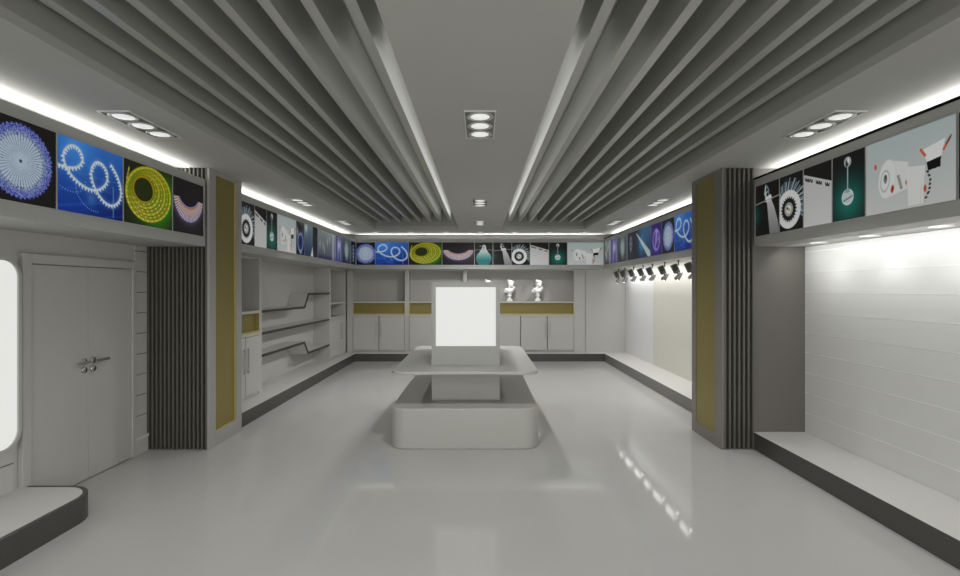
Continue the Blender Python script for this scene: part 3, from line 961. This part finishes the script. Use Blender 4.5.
def poster_mesh(fn, w, h, nx, **kw):
    ny = max(24, int(nx*h/w))
    c = fn(nx, ny, w/h, **kw)
    s = c.img/255.0
    l = np.where(s <= .04045, s/12.92, ((s+.055)/1.055)**2.4)
    xs = np.linspace(-w/2, w/2, nx); zs = np.linspace(h/2, -h/2, ny)
    gx, gz = np.meshgrid(xs, zs)
    co = np.stack([gx, np.full_like(gx, -.010), gz], -1).reshape(-1, 3)
    N = nx*ny
    rim = np.array([(-w/2, 0, h/2), (w/2, 0, h/2), (w/2, 0, -h/2), (-w/2, 0, -h/2)])
    i = np.arange((ny-1)*(nx-1)); r, q = i//(nx-1), i % (nx-1)
    a0 = r*nx+q
    F = np.stack([a0, a0+nx, a0+nx+1, a0+1], -1)
    cor = [0, nx-1, N-1, N-nx]
    extra = [[N+k, N+(k+1) % 4, cor[(k+1) % 4], cor[k]] for k in range(4)]
    F = np.concatenate([F, np.array(extra)])
    co = np.concatenate([co, rim])
    me = bpy.data.meshes.new('poster')
    me.vertices.add(len(co)); me.vertices.foreach_set('co', co.ravel().astype(np.float32))
    me.loops.add(F.size); me.loops.foreach_set('vertex_index', F.ravel().astype(np.int32))
    me.polygons.add(len(F)); me.polygons.foreach_set('loop_start', (np.arange(len(F))*4).astype(np.int32))
    me.update(calc_edges=True)
    me.validate()
    ca = me.color_attributes.new('print', 'FLOAT_COLOR', 'POINT')
    full = np.ones((len(co), 4), np.float32); full[:N, :3] = l.reshape(-1, 3); full[N:, :3] = .4
    ca.data.foreach_set('color', full.ravel())
    me.materials.append(pm)
    return me

PZ0, PZ1 = 2.366, 2.914
PH = PZ1-PZ0
GAP = .006
def poster(fn, wall, a0, a1, label, nx, cat='poster', **kw):
    """a0,a1: start and end along the wall in viewer order (left to right)"""
    if wall != 'B': a0, a1 = a0*.9965, a1*.9965
    w = abs(a1-a0)-2*GAP
    me = poster_mesh(fn, w, PH, nx, **kw)
    o = bpy.data.objects.new('poster', me); COL.objects.link(o)
    mid = (a0+a1)/2; z = (PZ0+PZ1)/2
    if wall == 'L': o.location = (-XF, mid, z); o.rotation_euler = (0, 0, PI/2)
    if wall == 'R': o.location = (XF, mid, z); o.rotation_euler = (0, 0, -PI/2)
    if wall == 'B': o.location = (mid, YF, z)
    fb = MB(); e = GAP*.9
    W2 = w/2
    fb.box(-W2-e, -W2, -.012, 0, -PH/2, PH/2); fb.box(W2, W2+e, -.012, 0, -PH/2, PH/2)
    fb.box(-W2-e, W2+e, -.012, 0, PH/2, PH/2+.004); fb.box(-W2-e, W2+e, -.012, 0, -PH/2-.004, -PH/2)
    fb.build('frame', edge_m, o)
    grp = {'L': 'backlit posters along the left bulkhead', 'R': 'backlit posters along the right bulkhead', 'B': 'backlit posters along the back bulkhead'}[wall]
    return tag(o, label, cat, grp)
NL = 'on near left bulkhead'
poster(P_disc, 'L', 3.00, 3.675, 'poster of a blue-white disc of lights on black ' + NL, 190, cx=.575, r=.46)
poster(P_swirl, 'L', 3.675, 4.36, 'blue poster of a looping light strip ' + NL, 190)
poster(P_coil, 'L', 4.36, 5.06, 'poster of a yellow-green coiled light strip ' + NL, 170)
poster(P_arc, 'L', 5.06, 5.63, 'dark poster of an orange and violet glowing arc ' + NL, 150)
FL = 'over the alcove shelves'
poster(P_gear, 'L', 6.49, 6.90, 'black poster of a white ring lamp with spikes ' + FL, 100)
poster(P_white, 'L', 6.90, 7.29, 'white slanted panel poster with dark top ' + FL, 80)
poster(P_pendant, 'L', 7.29, 7.67, 'dark teal poster of a pendant lamp ' + FL, 80)
poster(P_down, 'L', 7.67, 8.46, 'pale poster of white round downlights ' + FL, 110)
poster(P_eye, 'L', 8.46, 8.86, 'dark poster of a blue lens ring ' + FL, 70)
poster(P_moon, 'L', 8.86, 9.58, 'grey-blue poster with a pale globe and black edge ' + FL, 80)
poster(P_lamps, 'L', 9.58, 10.74, 'grey poster of small hanging lamps ' + FL, 90)
poster(P_streak, 'L', 10.74, 11.28, 'violet poster of pale vertical streaks ' + FL, 60)
poster(P_sphere, 'L', 11.28, 12.05, 'dark grey poster of a pale sphere ' + FL, 60)
poster(P_dark, 'L', 12.05, 12.485, 'nearly black poster with a pale strip at the left back corner', 50)
BK = 'on the back bulkhead'
px = lambda p: (p-480)*12.5/510
poster(P_disc, 'B', -3.03, px(375.3), 'poster of a blue-white disc of lights on black ' + BK, 90)
poster(P_swirl, 'B', px(375.3), px(408.6), 'blue poster of a looping light strip ' + BK, 110)
poster(P_coil, 'B', px(408.6), px(442.1), 'poster of a yellow-green coiled light strip ' + BK, 110)
poster(P_arc, 'B', px(442.1), px(474.5), 'dark poster of an orange and violet glowing arc ' + BK, 110)
poster(P_cone, 'B', px(474.5), px(493), 'poster of a lamp throwing a round teal glow ' + BK, 80)
poster(P_bottle, 'B', px(493), px(511.7), 'dark poster of a slanted white light beam ' + BK, 80)
poster(P_gear, 'B', px(511.7), px(530), 'black poster of a white ring lamp with spikes ' + BK, 90)
poster(P_white, 'B', px(530), px(548.8), 'white slanted panel poster with dark top ' + BK, 80)
poster(P_pendant, 'B', px(548.8), px(567.2), 'dark teal poster of a pendant lamp ' + BK, 80)
poster(P_down, 'B', px(567.2), 3.03, 'pale poster of white round downlights ' + BK, 120)
FR = 'over the row of spotlights'
poster(P_lamps, 'R', 12.485, 11.95, 'grey poster of small hanging lamps ' + FR, 60)
poster(P_streak, 'R', 11.95, 11.27, 'violet poster of pale vertical streaks ' + FR, 60)
poster(P_sphere, 'R', 11.27, 10.55, 'dark grey poster of a pale sphere ' + FR, 60)
poster(P_beam, 'R', 10.55, 9.10, 'dark blue poster of a diagonal light beam ' + FR, 110)
poster(P_purple, 'R', 9.10, 8.55, 'purple poster of a glowing ring ' + FR, 80)
poster(P_disc, 'R', 8.55, 8.0, 'poster of a blue-white disc of lights on black ' + FR, 90, r=.44)
poster(P_swirl, 'R', 8.0, 7.25, 'blue poster of a looping light strip ' + FR, 110)
NR = 'on the near right bulkhead'
poster(P_bottle, 'R', 5.65, 5.195, 'dark poster of a slanted white light beam ' + NR, 130)
poster(P_gear, 'R', 5.195, 4.81, 'black poster of a white ring lamp with spikes ' + NR, 140)
poster(P_white, 'R', 4.81, 4.417, 'white slanted panel poster with dark top ' + NR, 130)
poster(P_pendant, 'R', 4.417, 4.034, 'dark teal poster of a pendant lamp ' + NR, 140)
poster(P_down, 'R', 4.034, 3.262, 'pale poster of white round downlights ' + NR, 220)
poster(P_sliver, 'R', 3.255, 2.70, 'plain black poster at the right edge ' + NR, 30)

# ------------------------------------------------------------------ lights
def area(name, loc, size, sy, energy, rot=(0,0,0), col=(1,1,1), spread=None):
    l = bpy.data.lights.new(name, 'AREA'); l.shape = 'RECTANGLE'; l.size = size; l.size_y = sy; l.energy = energy; l.color = col
    if spread: l.spread = spread
    o = bpy.data.objects.new(name, l); COL.objects.link(o); o.location = loc; o.rotation_euler = rot
    return o
def spot(name, loc, target, energy, ang=60, blend=.6, col=(1,1,1), r=.03):
    l = bpy.data.lights.new(name, 'SPOT'); l.energy = energy; l.spot_size = math.radians(ang); l.spot_blend = blend; l.color = col; l.shadow_soft_size = r
    o = bpy.data.objects.new(name, l); COL.objects.link(o); o.location = loc
    d = Vector(target)-Vector(loc); o.rotation_euler = d.to_track_quat('-Z', 'Y').to_euler()
    return o
# cove strips lying on the bulkheads, shining up
CV = 3.2   # W per metre
for (x, ya, yb) in ((-XF-.22, Y0, 5.69), (-XF-.22, 6.48, 12.5), (XF+.22, Y0, 5.68), (XF+.22, 6.5, 12.5)):
    area('cove_strip', (x, (ya+yb)/2, ZF1+.02), .06, yb-ya, CV*(yb-ya), (PI, 0, 0))
area('cove_strip', (0, YF+.2, ZF1+.02), 6.1, .06, CV*6.1, (PI, 0, 0))
# downlights, then added front fill lamps
for i, (x, y, lbl) in enumerate(spots):
    e = 30 if y < 5 else (95 if y < 9 else 6)
    if x == 0: e = 110 if y < 5 else (145 if y < 9 else 160)
    spot('downlight_or_fill_lamp', (x, y, ZC-.05), (x*.25, y+(.4 if y > 5 else 0), 0), e, 165 if x == 0 else 118, .6 if x == 0 else .8, r=.07)
for x in (-1.5, 0, 1.5):  # added fill out of view, lifts the front of the room; no fixtures
    spot('downlight_or_fill_lamp', (x if x < 0 else x*.3, .5, ZC-.05), (x if x < 0 else x*.3, .5, 0), 75 if x < 0 else 45, 165, .6, r=.07)
for y in ys:
    spot('wall_spot_lamp', (3.42, y, ZF0-.03), (3.60, y, 0), 4, 110, .8, r=.05)
area('slatwall_fill', (3.30, 3.3, ZF0-.04), .08, 4.6, 16, (0, math.radians(-42), 0))  # added area fill lightening the slatwall, besides the round downlights
for y in SY:
    spot('spotlight_lamp', (3.265, y-.006, 1.955), (3.55, y, .9), 10, 120, .9, r=.018)
area('platform_fill', (3.38, 9.5, ZF0-.09), .26, 5.8, 26, (0, math.radians(-30), 0))  # added area fill for the bay wall, with no fixture of its own
for x, l in bxs:
    spot('niche_lamp', (x+.05, 12.62, 2.22), (x, YBU, 1.72), 9, 60, .9, r=.03)
# added fill areas inside the recesses, brightening baffle faces; no fixtures there
for s_ in (-1, 1):
    for xx, ee in ((XI+.004, 7), (.712, 2.6), (.938, 1.3)):
        area('baffle_fill', (s_*xx, 7.4, 3.45), .10, 8.0, ee, (0, -s_*PI/2, 0))
w = bpy.data.worlds.new('world'); SC.world = w; w.use_nodes = True
bgn = w.node_tree.nodes['Background']
bgn.inputs['Color'].default_value = (1, .995, .98, 1); bgn.inputs['Strength'].default_value = 2.5

# ------------------------------------------------------------------ camera
cd = bpy.data.cameras.new('camera'); cam = bpy.data.objects.new('camera', cd); COL.objects.link(cam)
cd.sensor_fit = 'HORIZONTAL'; cd.sensor_width = 36; cd.lens = 510/960*36
cam.location = (0, 0, CAMZ); cam.rotation_euler = (PI/2, 0, 0)
SC.camera = cam
SC.view_settings.view_transform = 'Standard'
SC.view_settings.look = 'None'
SC.view_settings.exposure = -0.10
